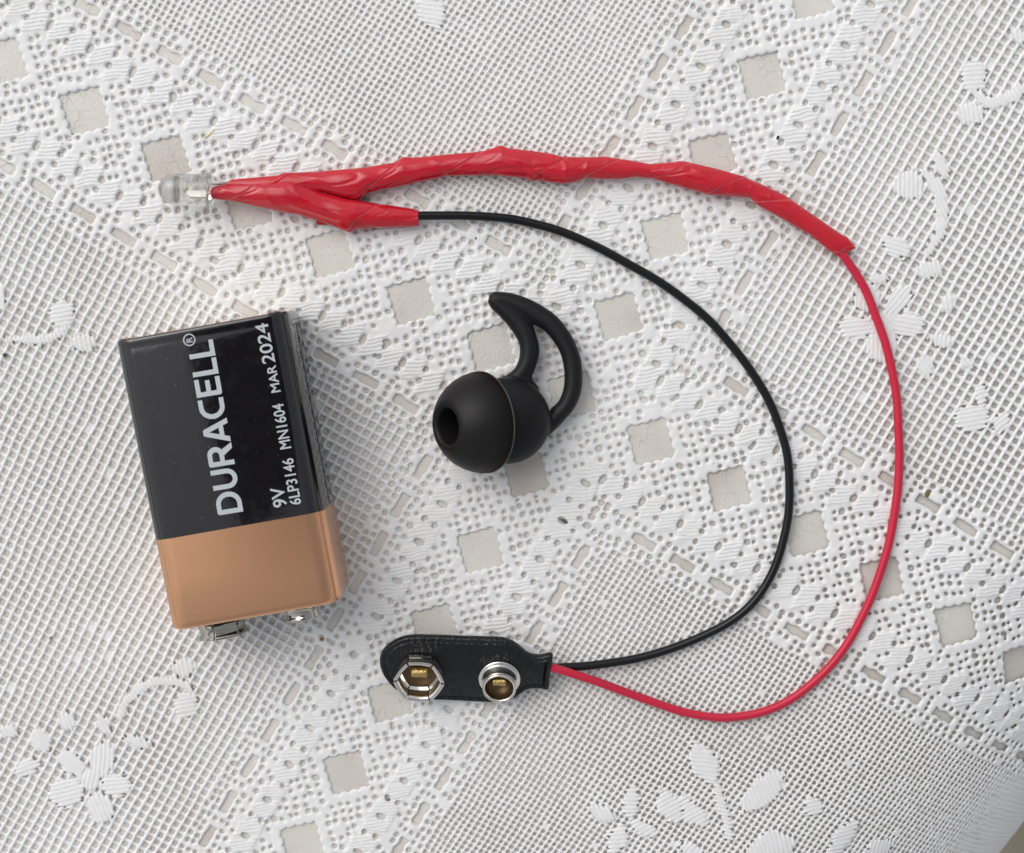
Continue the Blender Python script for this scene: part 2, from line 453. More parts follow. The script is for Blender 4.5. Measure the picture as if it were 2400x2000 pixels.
tmp = holes; holes = []
border(fa, math.floor(umin), math.ceil(umax)); ha = [h for h in holes if abs(h[0]) > 1.22 or abs(h[1]) < .9]; holes = []
border(fb, math.floor(vmin), math.ceil(vmax)); hb = [h for h in holes if abs(h[1]) > 1.22 or abs(h[0]) < .9]
ha = [h for h in ha if abs(h[0]) > 0.80]; hb = [h for h in hb if abs(h[1]) > 0.80]
for su in (-1, 1):                                       # the four corners where the bands meet
    for sv in (-1, 1):
        for a in (0.86, 0.96, 1.06, 1.165):
            for b in (0.86, 0.96, 1.06, 1.165):
                ha.append((su * a + rng.uniform(-.015, .015), sv * b + rng.uniform(-.015, .015), rng.uniform(.024, .034), rng.uniform(.024, .034)))
ha = [h for h in ha if not (0.8 < abs(h[0]) < 1.2 and 0.8 < abs(h[1]) < 1.2 and rng.random() < 0.2)]
holes = tmp + ha + hb
for fn, lo, hi in ((fa, umin, umax), (fb, vmin, vmax)):
    for k in range(int(lo * 2) - 1, int(hi * 2) + 2):
        for sgn in (-1, 1):
            t = k / 2 + 0.25
            if abs(t) > 0.6:
                holes.append(fn(t + rng.uniform(-.008, .008), sgn * 0.62, rng.uniform(.029, .035), rng.uniform(.050, .060)))
            t = k / 2
            if abs(t) > 0.6:
                for w in (0.56, 0.70):
                    holes.append(fn(t + rng.uniform(-.012, .012), sgn * (w + rng.uniform(-.01, .01)), rng.uniform(.022, .032), rng.uniform(.026, .034)))
hc = np.array(holes)
hxy = pb(hc[:, 0], hc[:, 1]) @ INV
for (u, v, a, b), (hx, hy) in zip(holes, hxy):
    ci, cj = int((hx - XS[0]) / STEP), int((hy - YS[0]) / STEP)
    w = int((max(a, b) + 0.055) * 15.5 / STEP) + 2
    i0, i1, j0, j1 = max(ci - w, 0), min(ci + w + 1, NX), max(cj - w, 0), min(cj + w + 1, NY)
    if i0 >= i1 or j0 >= j1: continue
    uu = Uc[j0:j1, i0:i1] - u; vv = Vc[j0:j1, i0:i1] - v
    d = (np.sqrt((uu / a) ** 2 + (vv / b) ** 2) - 1) * min(a, b)
    np.minimum(dist[j0:j1, i0:i1], d, out=dist[j0:j1, i0:i1])

# --- diamonds and slots
def frac_c(x): return x - np.round(x)
for A_, B_ in ((Uc, Vc), (Vc, Uc)):
    da, db = frac_c(A_), B_
    n1, n2 = da + db, da - db
    sc1 = lambda n, p: 0.012 - 0.034 * np.abs(np.sin(np.pi * n / 0.158 + p)) ** 0.8
    ki = np.round(A_) * 1.7
    scal = np.where(np.abs(n2) > np.abs(n1), sc1(n1, ki), sc1(n2, 1.1 + ki * 2))
    m = np.maximum(np.abs(n1), np.abs(n2)); mn = np.minimum(np.abs(n1), np.abs(n2))
    d = (m - 0.315 - scal + 0.35 * np.maximum(0, mn - 0.27)) / math.sqrt(2)
    d[np.abs(B_) > 0.5] = 9
    np.minimum(dist, d, out=dist)
    ds = frac_c(A_ * 2) / 2; dv = np.abs(np.abs(B_) - 1.0)
    wav = 0.005 * np.sin(A_ * 2 * np.pi / 0.145 + 2.0 * np.sign(B_)) + 0.006 * np.sin(A_ * 31)
    qx, qy = np.abs(ds) - 0.142 + 0.012, dv - 0.046 - wav + 0.012
    d = np.minimum(np.maximum(qx, qy), 0) + np.hypot(np.maximum(qx, 0), np.maximum(qy, 0)) - 0.012
    d[np.abs(A_) < 1.3] = 9
    np.minimum(dist, d, out=dist)

# --- heights (mm above the table)
def roll(d, w):
    t = np.clip(1 - d / w, 0, 1)
    return np.where(d > 0, np.sqrt(np.maximum(0, 1 - t * t)), np.maximum(d, -0.03) * 60)
n_hi = vnoise(X, Y, 1.1, 11); n_mid = vnoise(X, Y, 0.55, 12); n_lo = vnoise(X, Y, 0.07, 13)
H = 0.40 * roll(dist, 0.036)
H = np.where(dist > 0, H + (0.06 * n_hi + 0.05 * n_mid) * np.clip(dist / 0.02, 0, 1), H)
# ribbed satin patches
rib_m = np.maximum(np.where(AU > 0.50, rib_field(Uc, Vc, 'a'), -99), np.where(AV > 0.50, rib_field(Vc, Uc, 'b'), -99))
rib_m = np.clip((rib_m + 3.0 + 2.5 * n_hi) / 5.0, 0, 1) * band * np.clip((np.minimum(AU, AV) < 1.0) * 1.0, 0, 1)
rc = 0.616 * Uc + 0.788 * Vc + 0.014 * vnoise(U0, V0, 6.0, 21) + 0.006 * vnoise(U0, V0, 15.0, 22)
rib = np.abs(np.sin(np.pi * rc / 0.040)) ** 0.45
Hr = 0.32 + 0.24 * rib + 0.03 * n_hi
H = np.where(dist > 0, H * (1 - rib_m) + np.minimum(Hr, 0.60 * roll(dist, 0.02)) * rib_m, H)

# --- mesh panels
D = dist.copy()
coarse = (Uc * Vc < 0) & ~band; fine = (Uc * Vc > 0) & ~band
def cell_hash(i, j, k):
    x = np.sin(i * 127.1 + j * 311.7 + k * 74.7 + (Uc > 0) * 17.3 + (Vc > 0) * 5.9) * 43758.5453
    return x - np.floor(x)
pc = 0.1033
du = frac_c((AU - BW) / pc) * pc + 0.0045 * n_mid; dv = frac_c((AV - BW) / pc) * pc + 0.0045 * vnoise(X, Y, 0.5, 14)
wn = 1 + 0.10 * vnoise(X, Y, 0.3, 15)
ha_ = 0.39 * (1 - (du / 0.0222 / wn) ** 2); hb_ = 0.33 * (1 - (dv / 0.0208 / wn) ** 2)
hm = np.maximum(ha_, hb_) + 0.08 * np.exp(-np.abs(ha_ - hb_) / 0.22) * (np.maximum(ha_, hb_) > -0.4)
hm += 0.06 * np.exp(-((du / 0.022) ** 2 + (dv / 0.024) ** 2)) + 0.03 * n_hi
full = cell_hash(np.floor((AU - BW) / pc), np.floor((AV - BW) / pc), 1) < 0.006
Hc = np.where(full, np.maximum(hm, 0.16 + 0.05 * n_hi), np.maximum(hm * np.where(hm < 0, 1.6, 1.0), -1.8))
pf = 0.0683
du = frac_c((AU - BW) / pf - 0.5) * pf + 0.003 * n_mid; dv = frac_c((AV - BW) / pf - 0.5) * pf + 0.003 * vnoise(X, Y, 0.5, 14)
ci, cj = np.floor((AU - BW) / pf), np.floor((AV - BW) / pf)
rh = np.where(Uc > 0, 0.0212, 0.0186) * (0.88 + 0.22 * cell_hash(ci, cj, 2)) * (1 + 0.08 * vnoise(X, Y, 0.2, 16))
dh = (np.power((np.abs(du) / rh) ** 2.3 + (np.abs(dv) / rh) ** 2.3, 1 / 2.3) - 1) * 0.0205
dh = np.where(cell_hash(ci, cj, 3) < 0.006, np.maximum(dh, 0.006), dh)
Hf = 0.30 * roll(dh, 0.019) + np.where(dh > 0, 0.04 * np.clip((np.abs(du) - 0.016) / 0.018, 0, 1) + 0.05 * n_hi, 0)
H = np.where(coarse, Hc, np.where(fine, Hf, H))
D = np.where(coarse, np.where(full, 0.01, hm / 33), np.where(fine, dh, D))

# --- embroidered motifs in the panels: (name, centre px, semi-axes px, angle deg, rib angle deg)
MOT = [
    ('embroidered_petal', 240, 1780, 31, 44, 15, 95), ('embroidered_petal', 274, 1840, 36, 28, 0, 175), ('embroidered_petal', 236, 1892, 34, 38, -20, 70),
    ('embroidered_petal', 158, 1856, 42, 36, -15, 165), ('embroidered_petal', 168, 1786, 42, 26, 45, 38), ('embroidered_dot', 214, 1826, 28, 30, 0, 105),
    ('embroidered_dot', 158, 1688, 25, 23, 0, 75), ('embroidered_leaf', 244, 1697, 19, 36, -20, 60), ('embroidered_leaf', 325, 1738, 38, 18, 20, 65),
    ('embroidered_leaf', 97, 1735, 25, 36, -25, 40), ('embroidered_leaf', 67, 1796, 36, 23, -30, 160), ('embroidered_dot', 436, 1650, 29, 33, 0, 170),
    ('embroidered_dot', 434, 1565, 31, 22, 0, 80), ('embroidered_leaf', 20, 1712, 26, 20, 20, 60),
    ('embroidered_petal', 2104, 705, 26, 44, 35, 130), ('embroidered_petal', 2006, 768, 40, 28, 10, 172), ('embroidered_petal', 2126, 760, 40, 30, 5, 10),
    ('embroidered_petal', 2068, 812, 36, 40, 0, 90), ('embroidered_petal', 2030, 698, 32, 34, -10, 95), ('embroidered_dot', 2068, 760, 30, 30, 0, 50),
    ('embroidered_dot', 2221, 711, 19, 23, 15, 85), ('embroidered_leaf', 2206, 798, 32, 19, 5, 95), ('embroidered_leaf', 2167, 860, 19, 38, -15, 60),
    ('embroidered_leaf', 2263, 850, 18, 16, 30, 60), ('embroidered_leaf', 2297, 925, 16, 30, 0, 160), ('embroidered_dot', 2274, 979, 40, 33, 0, 170), ('embroidered_leaf', 2344, 990, 20, 32, 35, 140),
    ('embroidered_dot', 2281, 180, 31, 36, 0, 175), ('embroidered_dot', 2272, 269, 32, 25, 0, 80), ('embroidered_leaf', 2384, 86, 32, 17, 10, 80),
    ('embroidered_leaf', 2203, 387, 18, 38, -25, 45), ('embroidered_dot', 2131, 434, 34, 38, 0, 90), ('embroidered_leaf', 2099, 578, 40, 26, 35, 15), ('embroidered_dot', 2175, 632, 35, 22, -10, 75), ('embroidered_leaf', 2058, 655, 26, 14, 0, 45),
    ('embroidered_leaf', 1012, 27, 30, 48, -25, 8), ('embroidered_dot', 147, 735, 31, 35, 0, 170), ('embroidered_dot', 196, 804, 33, 22, 5, 80), ('embroidered_leaf', 4, 700, 16, 34, 0, 90),
    ('embroidered_dot', 1478, 1876, 21, 34, 5, 0), ('embroidered_leaf', 1413, 1904, 38, 22, 25, 65), ('embroidered_leaf', 1509, 1938, 38, 22, 30, 150),
    ('embroidered_leaf', 1447, 1966, 25, 42, 20, 175), ('embroidered_leaf', 1650, 1786, 34, 60, -28, 6), ('embroidered_leaf', 1626, 1904, 26, 50, -40, 150),
    ('embroidered_leaf', 1790, 1850, 36, 72, 42, 68), ('embroidered_dot', 1905, 1887, 24, 24, 0, 165), ('embroidered_leaf', 1804, 1985, 66, 44, -15, 75),
    ('embroidered_leaf', 1973, 1956, 26, 56, 38, 170), ('embroidered_leaf', 2054, 1985, 42, 26, -20, 100), ('embroidered_leaf', 1570, 1890, 30, 46, -35, 150), ('embroidered_leaf', 1622, 1992, 34, 20, 25, 130),
]
STEMS = [
    ([(282, 1676), (302, 1640), (330, 1612), (365, 1598), (405, 1596), (438, 1606), (448, 1630)], 14, 62),
    ([(2282, 214), (2310, 240), (2345, 238), (2390, 214), (2420, 190)], 16, 60), ([(2165, 405), (2195, 440), (2208, 495), (2200, 548), (2176, 590)], 16, 65),
    ([(152, 770), (120, 792), (80, 796), (20, 796)], 14, 80), ([(1680, 1840), (1690, 1880), (1702, 1920), (1708, 1965)], 13, 8),
]
part_id = np.zeros(X.shape, dtype=np.int32)          # 0 = rest
part_id[band] = 1
quad_id = np.where(Uc < 0, np.where(Vc < 0, 2, 3), np.where(Vc < 0, 4, 5))
part_id = np.where(band, 1, quad_id)
names = {1: 'lace_band', 2: 'mesh_panel', 3: 'mesh_panel', 4: 'mesh_panel', 5: 'mesh_panel'}
nid = 6
def stamp(sdm, ribc, sl, name, pitch):
    """sdm: distance inside (mm, + inside); raise the ribbed motif"""
    global nid
    Hs, Ps = H[sl], part_id[sl]
    edge = 0.24 * np.cos(ribc * 2 * math.pi / pitch + 2.2) + 0.24 * n_hi[sl]
    m = np.clip((sdm + edge) / 0.35, 0, 1)
    ridge = np.abs(np.sin(np.pi * ribc / pitch)) ** 0.42
    top = 0.34 + 0.14 * ridge + 0.06 * np.clip(sdm / 1.5, 0, 1) + 0.03 * n_hi[sl]
    H[sl] = np.where(m > 0, np.maximum(Hs, top * np.sqrt(np.clip(1 - (1 - m) ** 2, 0, 1)) - 0.25 * (m < 0.02)), Hs)
    Ps[m > 0.35] = nid
    D[sl] = np.where(m > 0.02, np.maximum(D[sl], 0.004), D[sl])
    names[nid] = name; nid += 1
def window(cx, cy, r):
    i0, i1 = np.searchsorted(XS, [cx - r, cx + r]); j0, j1 = np.searchsorted(YS, [cy - r, cy + r])
    return (slice(j0, j1), slice(i0, i1))
for name, px, py, a, b, ang, ribang in MOT:
    cx, cy = flat(px, py); a /= 14.3; b /= 14.3; t = -R(ang); rt = -R(ribang)
    sl = window(cx, cy, max(a, b) * 1.3 + 0.5)
    if X[sl].size == 0: continue
    xx, yy = X[sl] - cx, Y[sl] - cy
    lx, ly = xx * math.cos(t) + yy * math.sin(t), -xx * math.sin(t) + yy * math.cos(t)
    if name == 'embroidered_leaf':
        pw = 1.45
    else: pw = 2.2
    rr = (np.abs(lx / a) ** pw + np.abs(ly / b) ** pw) ** (1 / pw)
    sdm = (1 - rr) * min(a, b)
    rx = -xx * math.sin(rt) + yy * math.cos(rt)
    bend = xx * math.cos(rt) + yy * math.sin(rt)
    stamp(sdm, rx + 0.05 * bend * bend / max(a, b) + 0.06 * n_mid[sl], sl, name, 0.72)
for pts, wd, ribang in STEMS:
    C_ = catmull([flat(*p) for p in pts], 60)
    cx, cy = C_.mean(0); r = np.abs(C_ - C_.mean(0)).max() + 2
    sl = window(cx, cy, r); xx, yy = X[sl], Y[sl]
    d = np.full(xx.shape, 99.0); tpos = np.zeros(xx.shape)
    for k, (ax1, ay1) in enumerate(C_):
        dd = np.hypot(xx - ax1, yy - ay1); tpos = np.where(dd < d, k / 59, tpos); d = np.minimum(d, dd)
    taper = 0.55 + 0.45 * np.sin(np.pi * np.clip(tpos * 0.75 + 0.15, 0, 1))
    rt = -R(ribang)
    stamp(wd / 14.3 * taper - d, -(xx - cx) * math.sin(rt) + (yy - cy) * math.cos(rt), sl, 'embroidered_stem', 0.66)

def lift_of(x, y):
    """the cloth rides a little above the table near its edge"""
    t = np.clip((EN[0] * x + EN[1] * y - 12) / 62, 0, 1); return 0.06 + 0.36 * t * t * (3 - 2 * t)
# pull the vertices just inside a hole onto its edge, so that the openings have clean outlines
gY, gX = np.gradient(D, STEP); g2 = gX * gX + gY * gY + 1e-9
near = (D <= 0) & (D > -1.25 * STEP * np.sqrt(g2))
sh = np.where(near, -D / g2, 0.0); lim = 1.25 * STEP / np.sqrt(g2); sh = np.clip(sh, -lim, lim)
solid = (D > 0) | near
H = np.where(near, 0.0, np.maximum(H, 0.0))
XD, YD = X + sh * gX, Y + sh * gY
W = wrap(XD, YD, H + 0.03 * n_lo + lift_of(XD, YD))
cloth = empty('tablecloth', (0, 0, 0), 'white openwork vinyl lace tablecloth with crossing diamond bands under all the things', 'tablecloth')
quads = grid_quads(NX, NY)
qx, qy = X.ravel()[quads[:, 0]], Y.ravel()[quads[:, 0]]
sq = EN[0] * qx + EN[1] * qy
inside = ((qx < 97) & (qy > -82)) | ((sq > 104) & (sq < 168))
keep = solid.ravel()[quads].all(1) & inside
quads = quads[keep]
pid = part_id.ravel()[quads[:, 0]]
co = W.reshape(-1, 3)
for k in range(1, nid):
    q = quads[pid == k]
    if len(q) == 0: continue
    used, invx = np.unique(q.ravel(), return_inverse=True)
    np_mesh(names[k], co[used], invx.reshape(-1, 4), M_CLOTH, cloth)
# the cloth goes on beyond what the photograph shows
gx, gy = np.meshgrid(np.linspace(-380, 310, 231), np.linspace(-310, 380, 231))
ow = wrap(gx, gy, 0.30 + 0.06 * np.sin(gx * 0.9 + gy * 0.5) * np.sin(gy * 0.9 - gx * 0.5))
oq = grid_quads(231, 231); fx, fy = gx.ravel()[oq], gy.ravel()[oq]
fs = EN[0] * fx + EN[1] * fy
oq = oq[~(((np.abs(fx).max(1) < 96.5) & (np.abs(fy).max(1) < 81.5)) | ((fs.min(1) > 104.5) & (fs.max(1) < 167.5) & (fx.max(1) < 110.5) & (fy.min(1) > -98.5) & (fx.min(1) > -90) & (fy.max(1) < 80)))]
used, invx = np.unique(oq.ravel(), return_inverse=True)
np_mesh('cloth_border', ow.reshape(-1, 3)[used], invx.reshape(-1, 4), M_CLOTH, cloth)
CT = 0.47                                             # top of the cloth

# ------------------------------------------------------------------ the battery
BA = np.array([-60.75, 14.3]); BX = np.array([0.175, -0.9845]); BP = np.array([0.9845, 0.175])   # far left corner, length axis, width axis
BL, BWD, BT, BR = 45.6, 26.75, 17.2, 3.0
Z0 = CT
def bpt(l, w, z): return np.array([BA[0] + BX[0] * l + BP[0] * w, BA[1] + BX[1] * l + BP[1] * w, z + Z0])
bc = bpt(BL / 2, BWD / 2, 0)
batt = empty('battery', (bc[0], bc[1], Z0), 'rectangular nine volt battery with black and copper sleeve lying on its back', 'battery')
def section(inset, r, n=8):
    pts = []
    w0, w1, z0, z1 = inset, BWD - inset, inset, BT - inset
    r = max(r - inset, 0.3)
    for cx, cz, a0 in ((w1 - r, z1 - r, 0), (w0 + r, z1 - r, 90), (w0 + r, z0 + r, 180), (w1 - r, z0 + r, 270)):
        for k in range(n + 1):
            a = R(a0 + 90 * k / n); pts.append((cx + r * math.cos(a), cz + r * math.sin(a)))
    return pts
def sleeve(stations, capa=False, capb=False):
    verts, faces = [], []
    m = len(section(0, BR))
    for l, ins, jit in stations:
        for k, (w, z) in enumerate(section(ins, BR)):
            dl = jit * (math.sin(k * 0.9) * 0.5 + math.sin(k * 2.3 + 1) * 0.5)
            verts.append(bpt(l + dl, w, z))
    for i in range(len(stations) - 1):
        for k in range(m):
            a, b = i * m + k, i * m + (k + 1) % m
            faces.append((a, b, b + m, a + m))
    if capa: faces.append(tuple(range(m)))
    if capb: faces.append(tuple(range((len(stations) - 1) * m, len(stations) * m)))
    return verts, faces
CUL = 31.2
obj('black_sleeve', *sleeve([(1.35, 1.2, 0), (0.55, 1.0, .1), (0.12, 0.62, .16), (-0.05, 0.30, .16), (0.10, 0.06, .10), (0.5, -0.01, .04), (1.0, 0.05, .02), (1.8, 0.01, 0), (2.6, 0.0, 0), (10, 0, 0), (20, 0, 0), (CUL, 0, 0)]), M_LABEL, batt)
obj('copper_sleeve', *sleeve([(CUL, 0.012, 0), (38, 0.01, 0), (BL - 1.1, 0.0, 0), (BL - 0.7, 0.06, 0), (BL - 0.35, 0.20, 0), (BL - 0.1, 0.45, 0), (BL, 0.8, 0), (BL - 0.05, 1.4, 0)]), M_COPPER, batt)
obj('copper_rim', *sleeve([(0.9, 1.15, 0), (0.2, 1.2, .1), (-0.1, 1.15, .2), (-0.18, 1.0, .25), (-0.08, 0.85, .2), (0.2, 0.80, .1)]), M_COPPER, batt)
obj('base_plate', *sleeve([(0.95, 1.1, 0), (0.98, 1.1, 0)], True, True), M_STEEL, batt, smooth=False)
obj('terminal_plate', *sleeve([(BL - 0.25, 1.3, 0), (BL - 0.15, 1.35, 0)], True, True), mat('black_fibre', (0.02, 0.02, 0.02), 0.7), batt, smooth=False)
# the sleeve's overlap seam along the right side
sv = []
for l in np.linspace(2.0, CUL, 30): 
    for w, z in ((BWD + 0.0, 8.25), (BWD + 0.06, 8.25), (BWD + 0.06, 8.05), (BWD + 0.0, 8.0)): sv.append(bpt(l, w, z))
obj('sleeve_seam', sv, [(i * 4 + k, i * 4 + k + 1, i * 4 + k + 5, i * 4 + k + 4) for i in range(29) for k in range(3)], M_LABEL, batt, smooth=False)

def hexshape(a):
    a = (a % (math.pi / 3)) - math.pi / 6
    return 1.0 / math.cos(a)
bx3 = np.array([BX[0], BX[1], 0]); bp3 = np.array([BP[0], BP[1], 0])
ts = bpt(BL + 0.35, 6.4, 8.8); tm = bpt(BL + 0.35, 19.4, 8.8)
# socket terminal: six sprung petals round a ring
def socket(name, origin, axis, xhint, parent, prof, petal=True, mt=M_STEEL, rot=0.0, gap=0.055):
    x, y, z = frame_from_axis(axis, xhint); o = np.array(origin, float)
    for p in range(6):
        verts, faces = [], []; m = len(prof); seg = 9
        a0, a1 = math.pi / 3 * p + gap + rot, math.pi / 3 * (p + 1) - gap + rot
        for k in range(seg + 1):
            a = a0 + (a1 - a0) * k / seg; aa = a - rot
            sc = 0.6 * hexshape(aa) + 0.4
            d = math.cos(a) * x + math.sin(a) * y
            for r, h in prof: verts.append(o + r * sc * d + h * z)
        for k in range(seg):
            for i in range(m):
                j = (i + 1) % m
                faces.append((k * m + i, (k + 1) * m + i, (k + 1) * m + j, k * m + j))
        faces.append(tuple(range(m))); faces.append(tuple(range(seg * m, seg * m + m)))
        obj('petal', verts, faces, mt, parent, sharp=50)
SOCK = [(2.55, 0.0), (3.1, 0.15), (3.35, 0.7), (3.25, 1.3), (3.05, 1.8), (3.2, 2.3), (3.45, 2.65), (3.42, 2.9), (3.2, 3.0), (2.95, 2.9), (2.72, 2.6), (2.62, 2.0), (2.8, 1.3), (2.85, 0.7), (2.5, 0.35)]
st = obj('socket_terminal', *lathe([(0.0, 0.0), (3.3, 0.0), (3.3, 0.3), (2.4, 0.42), (0.0, 0.42)], ts, bx3, 40, xhint=(0, 0, 1)), M_CHROME, batt)
socket('petal', ts, bx3, (0, 0, 1), st, [(r * 1.08, h * 1.0) for r, h in SOCK], mt=M_CHROME, rot=R(12))
obj('stud_terminal', *lathe([(0.0, 0.0), (3.2, 0.0), (3.2, 0.35), (2.75, 0.5), (2.55, 1.2), (2.6, 1.9), (2.75, 2.2), (2.7, 2.45), (2.4, 2.55), (2.1, 2.4), (2.0, 1.0), (0.0, 0.9)], tm, bx3, 48, xhint=(0, 0, 1)), M_CHROME, batt)

# ---- print on the battery
def curve_mesh(loops):
    cu = bpy.data.curves.new('tmp', 'CURVE'); cu.dimensions = '2D'; cu.fill_mode = 'BOTH'
    for lp in loops:
        sp = cu.splines.new('POLY'); sp.points.add(len(lp) - 1)
        for p, (x, y) in zip(sp.points, lp): p.co = (x, y, 0, 1)
        sp.use_cyclic_u = True
    o = bpy.data.objects.new('tmp', cu); col.objects.link(o)
    return eval_flat(o)
def eval_flat(o):
    bpy.context.view_layer.update()
    dg = bpy.context.evaluated_depsgraph_get()
    me = bpy.data.meshes.new_from_object(o.evaluated_get(dg))
    v = np.array([tuple(p.co) for p in me.vertices]); f = [tuple(p.vertices) for p in me.polygons]
    d = o.data; bpy.data.objects.remove(o); bpy.data.curves.remove(d); bpy.data.meshes.remove(me)
    return v, f
def text_mesh(s, bold=0.0):
    cu = bpy.data.curves.new('tmp', 'FONT'); cu.body = s; cu.size = 1.0; cu.fill_mode = 'BOTH' if hasattr(cu, 'fill_mode') else cu.fill_mode
    cu.offset = bold; cu.resolution_u = 4
    o = bpy.data.objects.new('tmp', cu); col.objects.link(o)
    return eval_flat(o)
def arc(cx, cy, rx, ry, a0, a1, n=10):
    return [(cx + rx * math.cos(R(a0 + (a1 - a0) * k / n)), cy + ry * math.sin(R(a0 + (a1 - a0) * k / n))) for k in range(n + 1)]
GL = {
    'D': ([[(0, 0)] + arc(42, 50, 50, 50, -90, 90, 16) + arc(9, 91, 9, 9, 90, 180, 4), [(20, 18)] + arc(42, 50, 29, 32, -90, 90, 14) + [(20, 82)]], 104),
    'U': ([[(0, 100)] + arc(42, 40, 42, 40, 180, 360, 18) + [(84, 100), (64, 100)] + arc(42, 40, 22, 22, 0, -180, 14) + [(20, 100)]], 97),
    'R': ([[(0, 0)] + arc(9, 91, 9, 9, 180, 90, 4) + arc(48, 68, 34, 32, 90, -55, 14) + [(92, 0), (68, 0), (42, 36), (20, 36), (20, 0)], [(20, 54)] + arc(46, 68, 15, 14, -90, 90, 10) + [(20, 82)]], 95),
    'A': ([[(0, 0), (36, 96), (40, 100), (60, 100), (64, 96), (100, 0), (78, 0), (71, 20), (29, 20), (22, 0)], [(36, 38), (64, 38), (50, 77)]], 103),
    'C': ([[(84, 100)] + arc(50, 50, 50, 50, 90, 270, 18) + [(84, 0), (84, 18)] + arc(51, 50, 31, 32, 270, 90, 16) + [(84, 82)]], 96),
    'E': ([[(0, 100), (74, 100), (74, 82), (20, 82), (20, 59), (66, 59), (66, 41), (20, 41), (20, 18), (76, 18), (76, 0)] + arc(9, 9, 9, 9, 270, 180, 4)], 86),
    'L': ([[(0, 100), (20, 100), (20, 18), (68, 18), (68, 0), (0, 0)]], 75),
}
def place_print(name, v, f, p0, p1, capx, parent, m, top=True, lift=0.02):
    """lay text so that its ink runs from photo point p0 to p1 along the baseline, cap height capx px to the left"""
    x0, x1 = v[:, 0].min(), v[:, 0].max()
    ch = capx
    zt = Z0 + BT + lift
    a = unproj(*p0, zt)[:2]; b = unproj(*p1, zt)[:2]
    d = (b - a); Ln = np.linalg.norm(d); d /= Ln; up = np.array([-d[1], d[0]])
    sx = Ln / (x1 - x0)
    out = [(a[0] + d[0] * (p[0] - x0) * sx + up[0] * p[1] * ch, a[1] + d[1] * (p[0] - x0) * sx + up[1] * p[1] * ch, zt) for p in v]
    return obj(name, out, f, m, parent, smooth=False)
vv, ff, xo = [], [], 0.0
for chh in 'DURACELL':
    loops, adv = GL[chh]
    v, f = curve_mesh(loops)
    n0 = len(vv); vv += [(p[0] + xo, p[1] / 100.0) for p in v]; ff += [tuple(i + n0 for i in t) for t in f]; xo += adv
place_print('brand_lettering', np.array([(x, y, 0) for x, y in vv]), ff, (570.5, 1199), (498.5, 795), 3.95, batt, M_PRINT)
def line(s, p0, p1, cap_mm, bold=0.012):
    v, f = text_mesh(s, bold); h = v[:, 1].max() if not s.islower() else 0.7
    v = v.copy(); v[:, 1] /= 0.72
    return place_print('lettering', v, f, p0, p1, cap_mm, batt, M_PRINT)
line('9V', (673, 1186), (664, 1140), 2.15, 0.014)
line('6LP3146', (706, 1181), (686, 1073), 1.75, 0.014)
line('MN1604', (682.5, 1050), (663, 945), 1.75, 0.014)
line('MAR', (657.5, 918), (645.5, 855), 1.45, 0.014)
line('2024', (645, 849), (626.5, 756), 2.0, 0.012)
v, f = text_mesh('R', 0.01)
cR = unproj(443.5, 797, Z0 + BT + 0.02)
d2 = -BX; u2 = -BP
v[:, 0] -= (v[:, 0].min() + v[:, 0].max()) / 2; v[:, 1] -= v[:, 1].max() / 2
rv = [(cR[0] + d2[0] * p[0] * 1.35 + u2[0] * p[1] * 1.35, cR[1] + d2[1] * p[0] * 1.35 + u2[1] * p[1] * 1.35, cR[2]) for p in v]; rf = list(f); n0 = len(rv)
for k in range(40):
    a = 2 * math.pi * k / 40
    for r in (0.76, 0.95): rv.append((cR[0] + r * math.cos(a), cR[1] + r * math.sin(a), cR[2]))
rf += [(n0 + 2 * k, n0 + 2 * k + 1, n0 + (2 * k + 3) % 80, n0 + (2 * k + 2) % 80) for k in range(40)]
obj('registered_mark', rv, rf, M_PRINT, batt, smooth=False)
def side_text(s, l0, l1, zlow, cap):
    v, f = text_mesh(s, 0.004); x0, x1 = v[:, 0].min(), v[:, 0].max()
    out = [bpt(l0 + (l1 - l0) * (p[0] - x0) / (x1 - x0), BWD + 0.03, zlow + p[1] / 0.72 * cap) for p in v]
    obj('lettering', out, f, M_PRINT2, batt, smooth=False)
side_text('Made in Malaysia', 12.4, 2.2, 10.6, 2.2)
side_text('10D977B', 21.2, 16.2, 10.4, 2.4)
side_text('ALKALINE', 29.6, 24.4, 10.4, 2.2)

# ------------------------------------------------------------------ LED lamp wired to the battery clip: one thing
lamp = empty('wired_lamp', tuple(unproj(1300, 500, CT)), 'clear LED on red taped leads with black and red wires to a battery clip', 'LED lamp')
def pz(pts, z):
    """photo pixels -> points at given heights"""
    zz = np.full(len(pts), z) if np.isscalar(z) else np.array(z)
    return np.array([unproj(p[0], p[1], h) for p, h in zip(pts, zz)])

